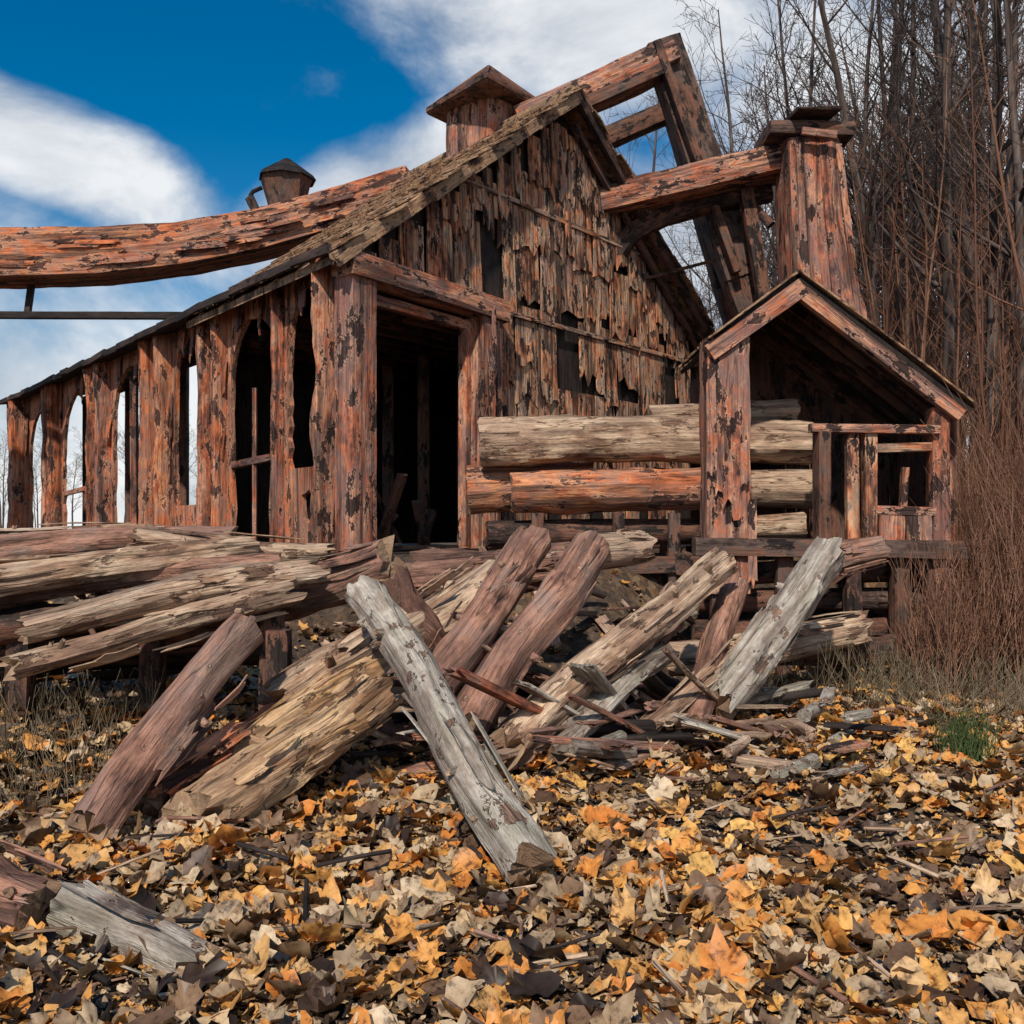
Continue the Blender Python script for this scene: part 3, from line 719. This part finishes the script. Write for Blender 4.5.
for x,y,H,r,ln in ((5.3,22,12.5,.12,(-.05,0)),(6.6,20.5,13,.13,(.02,0)),(6.9,18,14,.15,(-.04,0)),(8.2,21,16,.17,(.0,0)),(7.2,16.5,14,.15,(.03,0)),(7.4,15.2,14,.16,(-.03,0)),(9.3,19,17,.2,(0,0)),(7.2,14.2,13,.12,(.05,0)),(10.3,20.5,17,.19,(-.03,0)),(8.6,17.4,15,.13,(.02,0)),(3.8,25,12,.12,(-.08,0)),(6.0,19.5,13,.10,(0,0)),(7.8,19.5,15,.11,(-.02,0)),(9.6,22,17,.14,(.02,0)),(6.9,23,15,.11,(.02,0))):
    tree(x,y,H,r,lean=ln)
mb=MB()
for k in range(120):
    y=U(13,23); x=U(.36,.60)*y
    if x<5.9 and y<15: continue
    z=ground_z(x,y)-.05
    branch(mb,Vector((x,y,z)),Vector((U(-.08,.08),U(-.05,.05),1)).normalized(),U(4,9.5),U(.02,.05),0,1,R()*.6,(12,0,0),.005)
mb.build('sapling_stand',[BRUSH],ang=0)
forest=empty('distant_forest')
tm=[]
for k in range(4):
    mb=MB(); branch(mb,Vector((0,0,0)),UP.copy(),14,.17,0,3 if k<2 else 2,U(.1,.9),(20,7,3),.007); o=mb.build('forest_tree',[FAR],ang=0); o.parent=forest; tm.append(o.data)
    o.location=(14+k*2.5,30+k,1.1)
def inst(x,y,s,m=None):
    o=bpy.data.objects.new('forest_tree',m or random.choice(tm)); COL.objects.link(o); o.parent=forest
    o.location=(x,y,1.1); o.rotation_euler=(U(-.05,.05),U(-.05,.05),U(0,6.28)); o.scale=(s*U(.8,1.2),s*U(.8,1.2),s)
for k in range(110):
    y=U(24,50); px=U(.20,.60); inst(px*y,y,U(.8,1.2)*(.62+.4*sstep(.2,.36,px)))
for k in range(34):
    y=U(38,60); inst(U(-.66,-.28)*y,y,U(.22,.4),random.choice(tm[:2]))
for k in range(14):
    y=U(70,110); inst(U(-.25,.3)*y,y,U(.4,.7))
mb=MB()
def stem(mb,x,y,H,r,rnd,sub=3,lean=.22,n=5):
    z=ground_z(x,y)-.03; d=Vector((U(-lean,lean),U(-lean,lean),1)).normalized(); c=Vector((x,y,z)); pts=[c]
    for i in range(n):
        d=(d+Vector((U(-.12,.12),U(-.12,.12),0))).normalized(); c=c+d*H/n; pts.append(c)
    ctube(mb,pts,[max(.0022,r*(1-.8*i/n)) for i in range(n+1)],3,rnd)
    for k in range(sub):
        i=random.randint(1,n-1); dd=(d+Vector((U(-.6,.6),U(-.6,.6),U(-.1,.3)))).normalized(); L=H*U(.18,.4)
        ctube(mb,[pts[i],pts[i]+dd*L*.5,pts[i]+dd*L*.9+UP*L*.15],[r*.5,r*.35,.002],3,rnd)
for k in range(3300):
    y=U(9.3,17); e=3.9+ (y-9.3)*.20; x=e+ (R()**1.1)*(.62*y-e)
    if x<5.25 and y>10.6: x+=1.2
    H=U(.6,1.5)+3.2*sstep(e,e+2.2,x)*R()*R()**.5
    stem(mb,x,y,H,U(.004,.012),R(),4,.2)
mb.build('shrub_thicket',[BRUSH],ang=0)
mb=MB()
for k in range(1900):
    y=U(7.6,10.6); x=U(2.3,6.6)
    if x<3.2 and R()<.5: continue
    if y<8.4 and x<3.4: continue
    stem(mb,x,y,U(.15,.7),.004,R()*.8,2,.9,4)
for k in range(900):
    x=U(-4.6,-2.5); y=U(5.6,7.2); stem(mb,x,y,U(.1,.42),.003,R(),1,.5,3)
mb.build('dry_grass',[GRASS],ang=0)
mb=MB()
for k in range(240):
    a=U(0,6.28); q=R()**.6*.2; stem(mb,3.24+math.cos(a)*q,7.15+math.sin(a)*q,U(.12,.4),.004,R(),0,.35,4)
mb.build('green_grass_tuft',[GREEN],ang=0)
# ---------------------------------------------------------------- world
sund=Vector((-.24,-.97,0)).normalized(); EL=math.radians(43)
sun_dir=Vector((sund.x*math.cos(EL),sund.y*math.cos(EL),math.sin(EL)))
w=bpy.data.worlds.new('World'); scene.world=w; w.use_nodes=True; t=NT(w.node_tree)
w.cycles.sampling_method='NONE'
out=t.n('ShaderNodeOutputWorld'); bg=t.n('ShaderNodeBackground'); t.l(bg.outputs[0],out.inputs[0])
sky=t.n('ShaderNodeTexSky'); sky.sky_type='NISHITA'; sky.sun_disc=False; sky.sun_elevation=EL
sky.sun_rotation=math.atan2(sun_dir.x,sun_dir.y)%(2*math.pi); sky.air_density=1.0; sky.dust_density=.3; sky.ozone_density=2.0
hs=t.n('ShaderNodeHueSaturation'); hs.inputs['Hue'].default_value=.495; hs.inputs['Saturation'].default_value=1.55; hs.inputs['Value'].default_value=.74; t.l(sky.outputs[0],hs.inputs['Color'])
D=t.n('ShaderNodeTexCoord').outputs['Generated']
n1=t.n('ShaderNodeTexNoise'); n1.inputs['Scale'].default_value=2.6; n1.inputs['Detail'].default_value=3; t.l(D,n1.inputs['Vector'])
warp=t.vmath('ADD',D,t.vmath('MULTIPLY',t.vmath('SUBTRACT',n1.outputs['Color'],(.5,.5,.5)),(.16,.16,.12)))
sx=t.n('ShaderNodeSeparateXYZ'); t.l(warp,sx.inputs[0])
az=t.math('ARCTAN2',sx.outputs[0],sx.outputs[1]); el=sx.outputs[2]
def blob(a0,e0,ra,re,tilt):
    da=t.math('SUBTRACT',az,a0); de=t.math('SUBTRACT',t.math('SUBTRACT',el,e0),t.math('MULTIPLY',da,tilt))
    q=t.math('ADD',t.math('POWER',t.math('ABSOLUTE',t.math('DIVIDE',da,ra)),2.0),t.math('POWER',t.math('ABSOLUTE',t.math('DIVIDE',de,re)),2.0))
    return t.math('SUBTRACT',1.0,q,clamp=True)
bl=[blob(-.42,.335,.26,.06,-.3),blob(.10,.45,.28,.10,-.1),blob(-.14,.31,.24,.07,.35),blob(.5,.36,.42,.22,0),blob(.2,.24,.35,.14,0),blob(2.6,.5,1.2,.35,0)]  # last blob: unseen cloud behind the camera, added for soft fill light
acc=bl[0]
for b in bl[1:]: acc=t.math('MAXIMUM',acc,b)
hz=t.mr(el,.33,.14)
acc=t.math('MAXIMUM',acc,hz)
puff=t.noise(t.vmath('MULTIPLY',D,(1,1,1.6)),5.0,6,.6,.3)
m=t.math('ADD',acc,t.math('MULTIPLY',t.math('SUBTRACT',puff,.5),1.6))
mask=t.n('ShaderNodeMapRange',interpolation_type='SMOOTHSTEP'); t.l(m,mask.inputs[0]); mask.inputs[1].default_value=.06; mask.inputs[2].default_value=1.0
ccol=t.ramp(t.math('ADD',t.math('MULTIPLY',puff,.5),t.math('MULTIPLY',n1.outputs['Fac'],.5)),[(.40,(3.2,3.5,4.0)),(.5,(5.2,5.5,5.9)),(.58,(7.2,7.3,7.4))])
t.l(t.mix(t.math('MULTIPLY',mask.outputs[0],.93),hs.outputs[0],ccol),bg.inputs['Color'])
bg.inputs['Strength'].default_value=.128
sl_=bpy.data.lights.new('sun','SUN'); sl_.energy=4.1; sl_.angle=math.radians(1.5); sl_.color=(1,.91,.79)
so=bpy.data.objects.new('sun',sl_); COL.objects.link(so); so.rotation_euler=sun_dir.to_track_quat('Z','Y').to_euler()
# ---------------------------------------------------------------- camera
cam=bpy.data.cameras.new('camera'); co=bpy.data.objects.new('camera',cam); COL.objects.link(co)
co.location=(0,0,1.6); co.rotation_euler=(math.radians(90),0,0); cam.sensor_width=36; cam.lens=36*1000/1024; cam.shift_y=18/1024; cam.clip_end=3000
scene.camera=co
scene.view_settings.view_transform='Standard'; scene.view_settings.look='None'; scene.view_settings.exposure=0
